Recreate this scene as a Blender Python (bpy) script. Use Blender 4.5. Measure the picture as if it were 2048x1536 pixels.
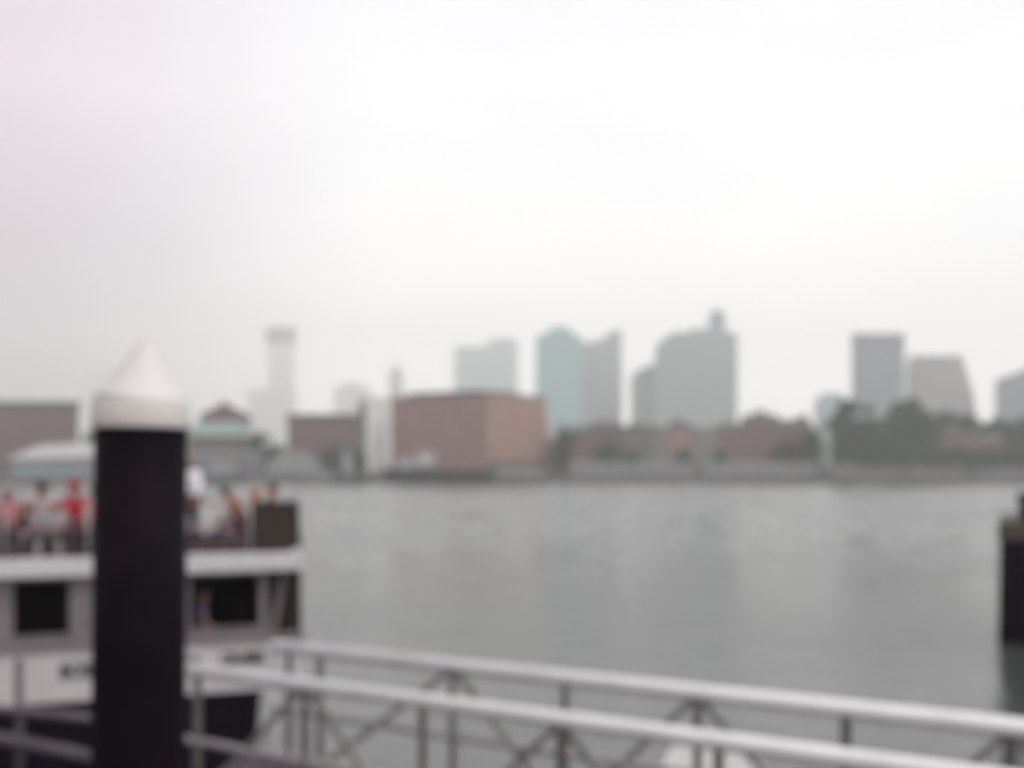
import bpy, bmesh, math, random
from mathutils import Vector, Matrix
R = math.radians
rnd = random.Random(7)
for o in list(bpy.data.objects):
    bpy.data.objects.remove(o)
sc = bpy.context.scene
COL = sc.collection

# ------------------------------------------------------------------ camera
EYE, F, HOR = 5.5, 2000.0, 943.0          # eye height over the water, focal length and horizon row in photo pixels
cam = bpy.data.cameras.new('camera')
camo = bpy.data.objects.new('camera', cam)
COL.objects.link(camo)
camo.location = (0, 0, EYE)
camo.rotation_euler = (R(90), 0, 0)
cam.sensor_width = 36.0
cam.lens = F / 2048 * 36.0
cam.shift_y = (HOR - 768) / 2048
cam.clip_end = 30000
cam.clip_start = 0.05
cam.dof.use_dof = True                     # the photo is focused far too near: everything is soft
cam.dof.focus_distance = 0.5
cam.dof.aperture_fstop = 4.6
sc.camera = camo

# ------------------------------------------------------------------ world, sun, exposure
SUN_EL, SUN_AZ = R(48), R(118)              # azimuth from +Y (view direction) towards +X (right)
w = bpy.data.worlds.new('World')
sc.world = w
w.use_nodes = True
nt = w.node_tree
nt.nodes.clear()
wo = nt.nodes.new('ShaderNodeOutputWorld')
sky = nt.nodes.new('ShaderNodeTexSky')
sky.sky_type = 'NISHITA'
sky.sun_disc = False
sky.sun_elevation = SUN_EL
sky.sun_rotation = SUN_AZ
bg1 = nt.nodes.new('ShaderNodeBackground')
bg1.inputs['Strength'].default_value = 0.10
nt.links.new(sky.outputs[0], bg1.inputs['Color'])
tc = nt.nodes.new('ShaderNodeTexCoord')
mp = nt.nodes.new('ShaderNodeMapping')
mp.inputs['Scale'].default_value = (1.0, 1.0, 3.5)
nt.links.new(tc.outputs['Generated'], mp.inputs['Vector'])
nz = nt.nodes.new('ShaderNodeTexNoise')
nz.inputs['Scale'].default_value = 2.2
nz.inputs['Detail'].default_value = 5
nt.links.new(mp.outputs[0], nz.inputs['Vector'])
cr = nt.nodes.new('ShaderNodeValToRGB')
cr.color_ramp.elements[0].position = 0.3
cr.color_ramp.elements[0].color = (0.87, 0.875, 0.885, 1)
cr.color_ramp.elements[1].position = 0.62
cr.color_ramp.elements[1].color = (1.0, 0.995, 0.97, 1)
nt.links.new(nz.outputs[0], cr.inputs[0])
sx = nt.nodes.new('ShaderNodeSeparateXYZ')
nt.links.new(tc.outputs['Generated'], sx.inputs[0])
mr = nt.nodes.new('ShaderNodeMapRange')     # left sky darkened and tinted mauve to stand for lens shading
mr.interpolation_type = 'SMOOTHSTEP'
mr.inputs['From Min'].default_value = -0.47
mr.inputs['From Max'].default_value = -0.10
nt.links.new(sx.outputs[0], mr.inputs['Value'])
mx = nt.nodes.new('ShaderNodeMix')
mx.data_type = 'RGBA'
mx.blend_type = 'MULTIPLY'
mx.inputs[0].default_value = 1.0
left_shading = nt.nodes.new('ShaderNodeMix')
left_shading.data_type = 'RGBA'
tone = nt.nodes.new('ShaderNodeValToRGB')       # grey mist low down, the lens's rosy cast higher up
tone.color_ramp.elements[0].position = 0.03
tone.color_ramp.elements[0].color = (0.20, 0.165, 0.185, 1)
tone.color_ramp.elements[1].position = 0.34
tone.color_ramp.elements[1].color = (0.76, 0.64, 0.71, 1)
nt.links.new(sx.outputs[2], tone.inputs[0])
nt.links.new(tone.outputs[0], left_shading.inputs[6])
left_shading.inputs[7].default_value = (1, 1, 1, 1)
nt.links.new(mr.outputs[0], left_shading.inputs[0])
nt.links.new(cr.outputs[0], mx.inputs[6])
nt.links.new(left_shading.outputs[2], mx.inputs[7])
prof = nt.nodes.new('ShaderNodeValToRGB')     # sky brightened low over the city to lift the haze, dimmer overhead
for i_, (p_, c_) in enumerate(((0.0, (1.40, 1.39, 1.36, 1)), (0.14, (1.10, 1.10, 1.09, 1)), (0.30, (0.925, 0.93, 0.935, 1)), (0.5, (0.82, 0.83, 0.845, 1)), (1.0, (0.95, 0.96, 0.97, 1)))):
    e_ = prof.color_ramp.elements[i_] if i_ < 2 else prof.color_ramp.elements.new(p_)
    e_.position = p_
    e_.color = c_
nt.links.new(sx.outputs[2], prof.inputs[0])
mx2 = nt.nodes.new('ShaderNodeMix')
mx2.data_type = 'RGBA'
mx2.blend_type = 'MULTIPLY'
mx2.inputs[0].default_value = 1.0
nt.links.new(mx.outputs[2], mx2.inputs[6])
nt.links.new(prof.outputs[0], mx2.inputs[7])
bg2 = nt.nodes.new('ShaderNodeBackground')
bg2.inputs['Strength'].default_value = 1.23
nt.links.new(mx2.outputs[2], bg2.inputs['Color'])
ms = nt.nodes.new('ShaderNodeMixShader')
ms.inputs[0].default_value = 0.9
nt.links.new(bg1.outputs[0], ms.inputs[1])
nt.links.new(bg2.outputs[0], ms.inputs[2])
nt.links.new(ms.outputs[0], wo.inputs['Surface'])

sl = bpy.data.lights.new('sun', 'SUN')
sl.energy = 1.25
sl.angle = R(25)
sl.color = (1.0, 0.96, 0.9)
so = bpy.data.objects.new('sun', sl)
COL.objects.link(so)
so.location = (0, 0, 300)
sdir = Vector((math.sin(SUN_AZ) * math.cos(SUN_EL), math.cos(SUN_AZ) * math.cos(SUN_EL), math.sin(SUN_EL)))
so.rotation_euler = (-sdir).to_track_quat('-Z', 'Y').to_euler()

sc.view_settings.view_transform = 'Standard'
sc.view_settings.look = 'None'
sc.view_settings.exposure = 0.28
sc.view_settings.gamma = 1.0
sc.view_settings.use_curve_mapping = False
sc.cycles.use_denoising = True
sc.cycles.max_bounces = 8
sc.cycles.volume_bounces = 3
sc.cycles.transparent_max_bounces = 12
sc.cycles.caustics_reflective = False
sc.cycles.caustics_refractive = False
sc.cycles.sample_clamp_indirect = 6.0

HAZE_DENSITY = 0.00043
HAZE_COLOR = (1.0, 0.995, 0.985, 1)


def P(px, py, D):
    """the point at depth D seen at photo pixel (px, py)"""
    return Vector(((px - 1024) / F * D, D, EYE - (py - HOR) / F * D))


def PX(px, D):
    return (px - 1024) / F * D


def PZ(py, D):
    return EYE - (py - HOR) / F * D


# ------------------------------------------------------------------ materials
def node_mat(name):
    m = bpy.data.materials.new(name)
    m.use_nodes = True
    n = m.node_tree
    return m, n, n.nodes['Principled BSDF']


def mat(name, col, rough=0.6, var=0.15, scale=3.0, metallic=0.0, spec=0.5, bump=0.0, coord='Object'):
    m, n, b = node_mat(name)
    t = n.nodes.new('ShaderNodeTexCoord')
    z = n.nodes.new('ShaderNodeTexNoise')
    z.inputs['Scale'].default_value = scale
    z.inputs['Detail'].default_value = 6
    n.links.new(t.outputs[coord], z.inputs['Vector'])
    r = n.nodes.new('ShaderNodeValToRGB')
    r.color_ramp.elements[0].position = 0.3
    r.color_ramp.elements[1].position = 0.7
    r.color_ramp.elements[0].color = tuple(c * (1 - var) for c in col) + (1,)
    r.color_ramp.elements[1].color = tuple(min(1, c * (1 + var)) for c in col) + (1,)
    n.links.new(z.outputs[0], r.inputs[0])
    n.links.new(r.outputs[0], b.inputs['Base Color'])
    b.inputs['Roughness'].default_value = rough
    b.inputs['Metallic'].default_value = metallic
    b.inputs['Specular IOR Level'].default_value = spec
    if bump:
        bp = n.nodes.new('ShaderNodeBump')
        bp.inputs['Strength'].default_value = bump
        n.links.new(z.outputs[0], bp.inputs['Height'])
        n.links.new(bp.outputs[0], b.inputs['Normal'])
    return m


def facade(name, wall, glass, pw=3.2, ph=3.6, fw=0.55, fh=0.5, rough=0.7, grough=0.15, var=0.12, gspec=0.5):
    """wall with a regular grid of windows, laid out in metres through the UV map"""
    m, n, b = node_mat(name)
    uv = n.nodes.new('ShaderNodeUVMap')
    uv.uv_map = 'UVMap'
    s = n.nodes.new('ShaderNodeSeparateXYZ')
    n.links.new(uv.outputs[0], s.inputs[0])

    def band(sock, period, frac):
        d = n.nodes.new('ShaderNodeMath'); d.operation = 'DIVIDE'; d.inputs[1].default_value = period
        n.links.new(sock, d.inputs[0])
        f = n.nodes.new('ShaderNodeMath'); f.operation = 'FRACT'
        n.links.new(d.outputs[0], f.inputs[0])
        g = n.nodes.new('ShaderNodeMath'); g.operation = 'LESS_THAN'; g.inputs[1].default_value = frac
        n.links.new(f.outputs[0], g.inputs[0])
        return g.outputs[0]
    a = n.nodes.new('ShaderNodeMath'); a.operation = 'MULTIPLY'
    n.links.new(band(s.outputs[0], pw, fw), a.inputs[0])
    n.links.new(band(s.outputs[1], ph, fh), a.inputs[1])
    z = n.nodes.new('ShaderNodeTexNoise')
    z.inputs['Scale'].default_value = 0.12
    z.inputs['Detail'].default_value = 6
    n.links.new(uv.outputs[0], z.inputs['Vector'])
    r = n.nodes.new('ShaderNodeValToRGB')
    r.color_ramp.elements[0].position = 0.3
    r.color_ramp.elements[1].position = 0.7
    r.color_ramp.elements[0].color = tuple(c * (1 - var) for c in wall) + (1,)
    r.color_ramp.elements[1].color = tuple(min(1, c * (1 + var)) for c in wall) + (1,)
    n.links.new(z.outputs[0], r.inputs[0])
    x = n.nodes.new('ShaderNodeMix'); x.data_type = 'RGBA'
    n.links.new(a.outputs[0], x.inputs[0])
    n.links.new(r.outputs[0], x.inputs[6])
    x.inputs[7].default_value = tuple(glass) + (1,)
    n.links.new(x.outputs[2], b.inputs['Base Color'])
    q = n.nodes.new('ShaderNodeMix'); q.data_type = 'FLOAT'
    n.links.new(a.outputs[0], q.inputs[0])
    q.inputs[2].default_value = rough
    q.inputs[3].default_value = grough
    n.links.new(q.outputs[0], b.inputs['Roughness'])
    b.inputs['Specular IOR Level'].default_value = gspec
    return m


def leaf_mat(name, c1, c2):
    m, n, b = node_mat(name)
    t = n.nodes.new('ShaderNodeTexCoord')
    z = n.nodes.new('ShaderNodeTexNoise')
    z.inputs['Scale'].default_value = 0.35
    z.inputs['Detail'].default_value = 5
    n.links.new(t.outputs['Object'], z.inputs['Vector'])
    r = n.nodes.new('ShaderNodeValToRGB')
    r.color_ramp.elements[0].position = 0.35
    r.color_ramp.elements[1].position = 0.65
    r.color_ramp.elements[0].color = c1 + (1,)
    r.color_ramp.elements[1].color = c2 + (1,)
    n.links.new(z.outputs[0], r.inputs[0])
    n.links.new(r.outputs[0], b.inputs['Base Color'])
    b.inputs['Roughness'].default_value = 0.7
    b.inputs['Specular IOR Level'].default_value = 0.2
    tl = n.nodes.new('ShaderNodeBsdfTranslucent')      # light also comes through the leaves
    n.links.new(r.outputs[0], tl.inputs['Color'])
    mxs = n.nodes.new('ShaderNodeMixShader')
    mxs.inputs[0].default_value = 0.45
    n.links.new(b.outputs[0], mxs.inputs[1])
    n.links.new(tl.outputs[0], mxs.inputs[2])
    n.links.new(mxs.outputs[0], n.nodes['Material Output'].inputs['Surface'])
    return m


M = {}
M['white_paint'] = mat('white_paint', (0.60, 0.57, 0.585), 0.4, 0.06, 2.0)
M['rail_white'] = mat('rail_white', (0.74, 0.735, 0.735), 0.38, 0.08, 3.0)
M['galv'] = mat('galvanised_grey', (0.15, 0.132, 0.13), 0.5, 0.2, 8.0)
M['mid_grey'] = mat('weathered_alloy', (0.40, 0.37, 0.38), 0.5, 0.2, 5.0)
M['landing_grey'] = mat('landing_rail_grey', (0.085, 0.068, 0.085), 0.5, 0.25, 5.0)
M['brace'] = mat('brace_grey', (0.22, 0.20, 0.195), 0.5, 0.2, 8.0)
M['deck_grey'] = mat('deck_grating', (0.045, 0.038, 0.045), 0.8, 0.25, 6.0)
M['pile_black'] = mat('pile_coating', (0.0065, 0.0038, 0.0068), 0.65, 0.4, 4.0, spec=0.06)
M['cap_plastic'] = mat('cap_plastic', (0.62, 0.59, 0.59), 0.45, 0.05, 3.0)
M['cap_skirt'] = mat('cap_skirt_plastic', (0.55, 0.52, 0.505), 0.5, 0.06, 3.0)
M['navy'] = mat('hull_navy', (0.005, 0.004, 0.009), 0.6, 0.25, 1.5, spec=0.08)
M['hull_white'] = mat('hull_white', (0.58, 0.54, 0.55), 0.4, 0.07, 1.2)
M['cabin_grey'] = mat('cabin_grey', (0.20, 0.17, 0.178), 0.55, 0.12, 2.0)
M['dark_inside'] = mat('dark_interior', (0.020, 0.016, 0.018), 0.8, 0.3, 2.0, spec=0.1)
M['screen'] = mat('mesh_screen', (0.050, 0.038, 0.032), 0.8, 0.2, 14.0, spec=0.1)
M['brown_screen'] = mat('brown_screen', (0.035, 0.026, 0.026), 0.8, 0.25, 6.0, spec=0.1)
M['red_rail'] = mat('red_rail', (0.34, 0.10, 0.11), 0.5, 0.15, 4.0)
M['bench'] = mat('bench_maroon', (0.06, 0.022, 0.03), 0.6, 0.3, 6.0, spec=0.2)
M['canister'] = mat('canister_white', (0.22, 0.195, 0.205), 0.5, 0.15, 3.0)
M['letter'] = mat('letter_slate', (0.018, 0.022, 0.035), 0.5, 0.1, 3.0)
M['deck_covering'] = mat('deck_covering_maroon', (0.040, 0.026, 0.032), 0.9, 0.25, 5.0, spec=0.05)
M['blue_cloth'] = mat('blue_cloth', (0.03, 0.07, 0.22), 0.8, 0.2, 5.0)
M['timber'] = mat('creosoted_timber', (0.006, 0.0045, 0.007), 0.85, 0.4, 3.0, spec=0.05)
M['cap_beam'] = mat('weathered_beam', (0.085, 0.072, 0.058), 0.85, 0.3, 4.0)
M['wharf'] = mat('wharf_planks', (0.22, 0.2, 0.18), 0.85, 0.25, 2.0)
M['seawall'] = mat('seawall_stone', (0.10, 0.085, 0.072), 0.9, 0.35, 0.25, bump=0.3)
M['land'] = mat('land_grass', (0.06, 0.075, 0.045), 0.9, 0.35, 0.06)
M['promenade'] = mat('promenade_paving', (0.27, 0.27, 0.26), 0.85, 0.15, 0.3)
M['shed_roof'] = mat('shed_roof', (0.17, 0.18, 0.18), 0.8, 0.15, 0.3)
M['roof_dark'] = mat('roof_dark', (0.07, 0.06, 0.065), 0.8, 0.25, 0.4)
M['roof_red'] = mat('roof_red', (0.10, 0.05, 0.05), 0.8, 0.25, 0.4)
M['copper'] = mat('copper_green', (0.25, 0.33, 0.30), 0.7, 0.15, 0.3)
M['trunk'] = mat('bark', (0.06, 0.045, 0.035), 0.9, 0.3, 2.0)
M['brick_purple'] = facade('brick_purple', (0.12, 0.062, 0.070), (0.04, 0.04, 0.05), 4.2, 3.6, 0.35, 0.45)
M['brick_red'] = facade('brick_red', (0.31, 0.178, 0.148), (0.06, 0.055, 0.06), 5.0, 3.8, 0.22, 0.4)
M['brick_lit'] = facade('brick_red_lit', (0.35, 0.213, 0.178), (0.08, 0.07, 0.07), 5.0, 3.8, 0.22, 0.4)  # brick_red lightened: sunlight put into the colour of the right flank
M['brick_brown'] = facade('brick_brown', (0.13, 0.07, 0.062), (0.04, 0.04, 0.045), 3.6, 3.4, 0.4, 0.5)
M['brick_mauve'] = facade('brick_mauve', (0.17, 0.078, 0.08), (0.04, 0.04, 0.05), 3.6, 3.4, 0.4, 0.5)
M['stone_grey'] = facade('stone_grey', (0.13, 0.118, 0.115), (0.05, 0.05, 0.06), 3.6, 3.4, 0.4, 0.5)
M['stone_tan'] = facade('stone_tan', (0.22, 0.185, 0.155), (0.08, 0.075, 0.07), 3.6, 3.4, 0.35, 0.5)
M['pale_render'] = facade('pale_render', (0.80, 0.82, 0.78), (0.6, 0.62, 0.6), 4.0, 3.6, 0.3, 0.4)
M['shed_grey'] = facade('shed_grey', (0.19, 0.205, 0.205), (0.12, 0.13, 0.14), 6.0, 9.0, 0.35, 0.3)
M['shed_rose'] = facade('shed_rose', (0.16, 0.14, 0.137), (0.10, 0.09, 0.09), 6.0, 9.0, 0.35, 0.3)
M['shed_blue'] = facade('shed_slate', (0.15, 0.15, 0.17), (0.09, 0.09, 0.1), 6.0, 9.0, 0.35, 0.3)
M['glass_teal'] = facade('glass_teal', (0.32, 0.47, 0.48), (0.24, 0.42, 0.44), 1.8, 3.9, 0.75, 0.65, 0.45, 0.12)
M['glass_grey'] = facade('tower_grey', (0.36, 0.42, 0.42), (0.25, 0.34, 0.345), 2.6, 3.9, 0.6, 0.55, 0.6, 0.15)
M['glass_green'] = facade('tower_greygreen', (0.30, 0.40, 0.395), (0.20, 0.31, 0.31), 2.2, 3.9, 0.65, 0.6, 0.5, 0.12)
M['concrete'] = facade('tower_concrete', (0.42, 0.415, 0.41), (0.28, 0.29, 0.30), 2.4, 3.8, 0.5, 0.5)
M['slate_tower'] = facade('tower_slate', (0.24, 0.285, 0.31), (0.15, 0.21, 0.24), 2.4, 3.8, 0.55, 0.55, 0.6, 0.15)
M['fog_pale_tower'] = facade('tower_fog_pale', (0.66, 0.66, 0.65), (0.56, 0.57, 0.57), 3.0, 3.8, 0.35, 0.45, gspec=0.2)  # colour paled to stand for the fog in front of these towers
M['dark_crown'] = mat('tower_crown_dark', (0.028, 0.032, 0.036), 0.8, 0.15, 0.05, spec=0.1)
M['boat_dark'] = mat('tug_green_black', (0.022, 0.03, 0.034), 0.5, 0.25, 0.3, spec=0.2)
M['boat_grey'] = mat('boat_grey', (0.26, 0.27, 0.275), 0.5, 0.12, 0.3)
M['boat_pale'] = mat('boat_pale', (0.42, 0.43, 0.42), 0.5, 0.1, 0.3)
M['tent'] = mat('marquee_white', (0.47, 0.44, 0.45), 0.7, 0.06, 0.4)
M['leaf_a'] = leaf_mat('leaf_dark', (0.008, 0.056, 0.014), (0.034, 0.150, 0.034))
M['leaf_b'] = leaf_mat('leaf_mid', (0.012, 0.080, 0.016), (0.050, 0.190, 0.036))
M['leaf_c'] = leaf_mat('leaf_grey', (0.035, 0.045, 0.032), (0.070, 0.080, 0.052))


# ------------------------------------------------------------------ mesh helpers
class MB:
    def __init__(self):
        self.v, self.f, self.mi = [], [], []
        self.smooth = []

    def add(self, vs, fs, smooth=False, mi=0):
        o = len(self.v)
        self.v += [tuple(p) for p in vs]
        for f in fs:
            self.f.append([i + o for i in f])
            self.smooth.append(smooth)
            self.mi.append(mi)
        return self

    def box(self, x0, x1, y0, y1, z0, z1):
        vs = [(x0, y0, z0), (x1, y0, z0), (x1, y1, z0), (x0, y1, z0), (x0, y0, z1), (x1, y0, z1), (x1, y1, z1), (x0, y1, z1)]
        return self.add(vs, [(3, 2, 1, 0), (4, 5, 6, 7), (0, 1, 5, 4), (1, 2, 6, 5), (2, 3, 7, 6), (3, 0, 4, 7)])

    def prism(self, poly, z0, z1, top=None):
        """vertical prism over a plan polygon (counter-clockwise); top = optional polygon for the upper face"""
        n = len(poly)
        top = top or poly
        vs = [(x, y, z0) for x, y in poly] + [(x, y, z1) for x, y in top]
        fs = [list(range(n))[::-1], list(range(n, 2 * n))]
        fs += [(i, (i + 1) % n, n + (i + 1) % n, n + i) for i in range(n)]
        return self.add(vs, fs)

    def slab(self, outline, y0, y1):
        """outline in the x-z plane (counter-clockwise seen from -Y), extruded in depth from y0 to y1"""
        n = len(outline)
        vs = [(x, y0, z) for x, z in outline] + [(x, y1, z) for x, z in outline]
        fs = [list(range(n)), list(range(n, 2 * n))[::-1]]
        fs += [((i + 1) % n, i, n + i, n + (i + 1) % n) for i in range(n)]
        return self.add(vs, fs)

    def bar(self, a, b, w, h=None, up=(0, 0, 1)):
        a, b = Vector(a), Vector(b)
        h = h or w
        d = (b - a).normalized()
        up = Vector(up)
        if abs(d.dot(up)) > 0.98:
            up = Vector((0, 1, 0))
        s = d.cross(up).normalized()
        u = s.cross(d)
        vs = []
        for p in (a, b):
            for i, j in ((-1, -1), (1, -1), (1, 1), (-1, 1)):
                vs.append(p + s * (i * w / 2) + u * (j * h / 2))
        return self.add(vs, [(3, 2, 1, 0), (4, 5, 6, 7), (0, 1, 5, 4), (1, 2, 6, 5), (2, 3, 7, 6), (3, 0, 4, 7)])

    def tube(self, pts, rads, n=14, caps=True):
        pts = [Vector(p) for p in pts]
        if not isinstance(rads, (list, tuple)):
            rads = [rads] * len(pts)
        vs, fs = [], []
        for k, p in enumerate(pts):
            d = (pts[min(k + 1, len(pts) - 1)] - pts[max(k - 1, 0)]).normalized()
            up = Vector((0, 0, 1)) if abs(d.z) < 0.95 else Vector((0, 1, 0))
            s = d.cross(up).normalized()
            u = s.cross(d)
            for i in range(n):
                a = 2 * math.pi * i / n
                vs.append(p + (s * math.cos(a) + u * math.sin(a)) * rads[k])
        for k in range(len(pts) - 1):
            for i in range(n):
                j = (i + 1) % n
                fs.append((k * n + i, k * n + j, (k + 1) * n + j, (k + 1) * n + i))
        self.add(vs, fs, True)
        if caps:
            o = len(self.v) - len(vs)
            self.f.append([o + i for i in range(n)][::-1]); self.smooth.append(False); self.mi.append(0)
            self.f.append([o + (len(pts) - 1) * n + i for i in range(n)]); self.smooth.append(False); self.mi.append(0)
        return self

    def ball(self, c, r, n=12, m=8, sq=(1, 1, 1)):
        vs, fs = [], []
        for j in range(m + 1):
            t = math.pi * j / m
            for i in range(n):
                a = 2 * math.pi * i / n
                vs.append((c[0] + r * sq[0] * math.sin(t) * math.cos(a), c[1] + r * sq[1] * math.sin(t) * math.sin(a), c[2] + r * sq[2] * math.cos(t)))
        for j in range(m):
            for i in range(n):
                k = (i + 1) % n
                fs.append((j * n + i, (j + 1) * n + i, (j + 1) * n + k, j * n + k))
        return self.add(vs, fs, True)

    def build(self, name, m, parent=None, local=False, bevel=0.0):
        off = Vector((0, 0, 0)) if (parent is None or local) else Vector(parent['_o'])
        me = bpy.data.meshes.new(name)
        me.from_pydata([tuple(Vector(p) - off) for p in self.v], [], self.f)
        for p, s in zip(me.polygons, self.smooth):
            p.use_smooth = s
        me.update()
        uvl = me.uv_layers.new(name='UVMap')
        for p in me.polygons:
            nrm = p.normal
            if abs(nrm.z) < 0.7:
                t = Vector((-nrm.y, nrm.x, 0)).normalized()
                for li in p.loop_indices:
                    co = me.vertices[me.loops[li].vertex_index].co
                    uvl.data[li].uv = (co.dot(t), co.z)
            else:
                for li in p.loop_indices:
                    co = me.vertices[me.loops[li].vertex_index].co
                    uvl.data[li].uv = (co.x, co.y)
        for mm in (m if isinstance(m, (list, tuple)) else [m]):
            me.materials.append(mm)
        o = bpy.data.objects.new(name, me)
        COL.objects.link(o)
        if parent is not None:
            o.parent = parent
        if bevel:
            b = o.modifiers.new('bevel', 'BEVEL')
            b.width = bevel
            b.segments = 2
            b.limit_method = 'ANGLE'
        return o


def tag(o, label=None, cat=None, group=None, kind=None):
    if label: o['label'] = label
    if cat: o['category'] = cat
    if group: o['group'] = group
    if kind: o['kind'] = kind
    return o


def thing(name, label, cat, loc=(0, 0, 0), rotz=0.0, group=None):
    o = bpy.data.objects.new(name, None)
    o.empty_display_size = 0.3
    COL.objects.link(o)
    o.location = loc
    o.rotation_euler = (0, 0, rotz)
    o['_o'] = tuple(loc)
    return tag(o, label, cat, group)


def smooth01(t):
    t = max(0.0, min(1.0, t))
    return t * t * (3 - 2 * t)


def land_z(x, y):
    return 3.0 + smooth01((y - 512) / 40) * (3.0 + 9.0 * smooth01((x - 70) / 90))


# ------------------------------------------------------------------ setting: water, land, sea wall, wharf
def water_material():
    m, n, b = node_mat('harbour_water')
    t = n.nodes.new('ShaderNodeTexCoord')
    b.inputs['Base Color'].default_value = (0.050, 0.060, 0.055, 1)
    b.inputs['Roughness'].default_value = 0.16
    b.inputs['IOR'].default_value = 1.6
    prev = None
    for (sc_, st, dist, rot) in (((0.6, 0.95, 1), 0.36, 0.22, -8), ((2.2, 3.6, 1), 0.45, 0.06, 20)):
        mp_ = n.nodes.new('ShaderNodeMapping')
        mp_.inputs['Scale'].default_value = sc_
        mp_.inputs['Rotation'].default_value = (0, 0, R(rot))
        n.links.new(t.outputs['Object'], mp_.inputs['Vector'])
        z = n.nodes.new('ShaderNodeTexNoise')
        z.inputs['Scale'].default_value = 1.0
        z.inputs['Detail'].default_value = 4
        n.links.new(mp_.outputs[0], z.inputs['Vector'])
        bp = n.nodes.new('ShaderNodeBump')
        bp.inputs['Strength'].default_value = st
        bp.inputs['Distance'].default_value = dist
        n.links.new(z.outputs[0], bp.inputs['Height'])
        if prev is not None:
            n.links.new(prev.outputs[0], bp.inputs['Normal'])
        prev = bp
    n.links.new(prev.outputs[0], b.inputs['Normal'])
    # wind-ruffled and slick patches of the surface
    mp_ = n.nodes.new('ShaderNodeMapping')
    mp_.inputs['Scale'].default_value = (0.012, 0.045, 1)
    n.links.new(t.outputs['Object'], mp_.inputs['Vector'])
    z = n.nodes.new('ShaderNodeTexNoise')
    z.inputs['Detail'].default_value = 3
    z.inputs['Scale'].default_value = 1.0
    n.links.new(mp_.outputs[0], z.inputs['Vector'])
    rr = n.nodes.new('ShaderNodeMapRange')
    rr.inputs['From Min'].default_value = 0.35
    rr.inputs['From Max'].default_value = 0.65
    rr.inputs['To Min'].default_value = 0.08
    rr.inputs['To Max'].default_value = 0.26
    n.links.new(z.outputs[0], rr.inputs['Value'])
    n.links.new(rr.outputs[0], b.inputs['Roughness'])
    return m


def water():
    """one sheet: a harbour basin with real wind waves, and flat water beyond it"""
    import numpy as np
    X0, X1, Y0, Y1, st = -336.0, 336.0, 4.0, 504.0, WAVE_STEP
    nx, ny = int((X1 - X0) / st) + 1, int((Y1 - Y0) / st) + 1
    gx, gy = np.meshgrid(np.linspace(X0, X1, nx), np.linspace(Y0, Y1, ny))
    rg = np.random.RandomState(5)
    h = np.zeros_like(gx)
    for k in range(34):
        lam = 2.1 * (4.6 / 2.1) ** rg.rand()
        th = rg.normal(-1.25, 0.75)
        kx, ky = 2 * math.pi / lam * math.cos(th), 2 * math.pi / lam * math.sin(th)
        h += WAVE_SLOPE * math.sqrt(2 / 34.0) * lam / (2 * math.pi) * np.sin(kx * gx + ky * gy + rg.rand() * 6.28)
    edge = np.minimum(np.minimum(gx - X0, X1 - gx), np.minimum(gy - Y0, Y1 - gy))
    h *= np.clip(edge / 6.0, 0, 1)
    tt = np.clip((gy - 22.0) / 90.0, 0, 1)      # the water close to the wharf lies in its lee
    h *= tt * tt * (3 - 2 * tt)
    co = np.stack([gx, gy, h], -1).reshape(-1, 3)
    extra = np.array([(-3500, -400, 0), (3500, -400, 0), (3500, Y0, 0), (X1, Y0, 0), (X0, Y0, 0), (-3500, Y0, 0), (3500, Y1, 0), (3500, 3500, 0), (-3500, 3500, 0), (-3500, Y1, 0), (X0, Y1, 0), (X1, Y1, 0)], float)
    n0 = len(co)
    co = np.concatenate([co, extra])
    i = (np.arange(ny - 1)[:, None] * nx + np.arange(nx - 1)[None, :]).reshape(-1)
    q = np.stack([i, i + 1, i + nx + 1, i + nx], -1)
    e = n0
    q = np.concatenate([q, np.array([(e + 5, e + 0, e + 1, e + 2), (e + 3, e + 2, e + 6, e + 11), (e + 5, e + 4, e + 10, e + 9), (e + 9, e + 6, e + 7, e + 8)])])
    me = bpy.data.meshes.new('water')
    me.vertices.add(len(co)); me.vertices.foreach_set('co', co.ravel())
    me.loops.add(q.size); me.loops.foreach_set('vertex_index', q.ravel().astype('i4'))
    me.polygons.add(len(q))
    me.polygons.foreach_set('loop_start', np.arange(0, q.size, 4).astype('i4'))
    me.polygons.foreach_set('use_smooth', np.ones(len(q), bool))
    me.update(calc_edges=True)
    me.materials.append(water_material())
    o = bpy.data.objects.new('water', me)
    COL.objects.link(o)
    tag(o, kind='structure')
WAVE_STEP, WAVE_SLOPE = 0.65, 0.12
water()

lb = MB()
xs = [-3450, -2500, -1500, -900] + list(range(-600, 601, 20)) + [900, 1500, 2500, 3450]
ys = [506, 512, 520, 530, 540, 552, 580, 640, 800, 1200, 2000, 2700, 3450]
vs = [(x, y, land_z(x, y)) for y in ys for x in xs]
nx = len(xs)
fs = [(j * nx + i, j * nx + i + 1, (j + 1) * nx + i + 1, (j + 1) * nx + i) for j in range(len(ys) - 1) for i in range(nx - 1)]
lb.add(vs, fs, True)
tag(lb.build('land', M['land']), kind='structure')

def seawall():
    o = thing('sea_wall', 'long low brown stone sea wall along the far waterline', 'sea wall', (0, 504, 0))
    b = MB()
    b.box(-2500, 2500, 503, 506.5, -1.5, 2.55)
    b.build('wall', M['seawall'], o)
    b = MB()
    b.box(-2500, 2500, 502.8, 507, 2.55, 3.02)
    b.build('coping', M['promenade'], o)
seawall()

wh = MB()
wh.box(-14, 16, -12, 2.6, 3.4, 3.85)
wh.box(-14, 16, -12, 2.4, -1.5, 3.4)
tag(wh.build('wharf_ground', M['wharf']), kind='structure')

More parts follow.
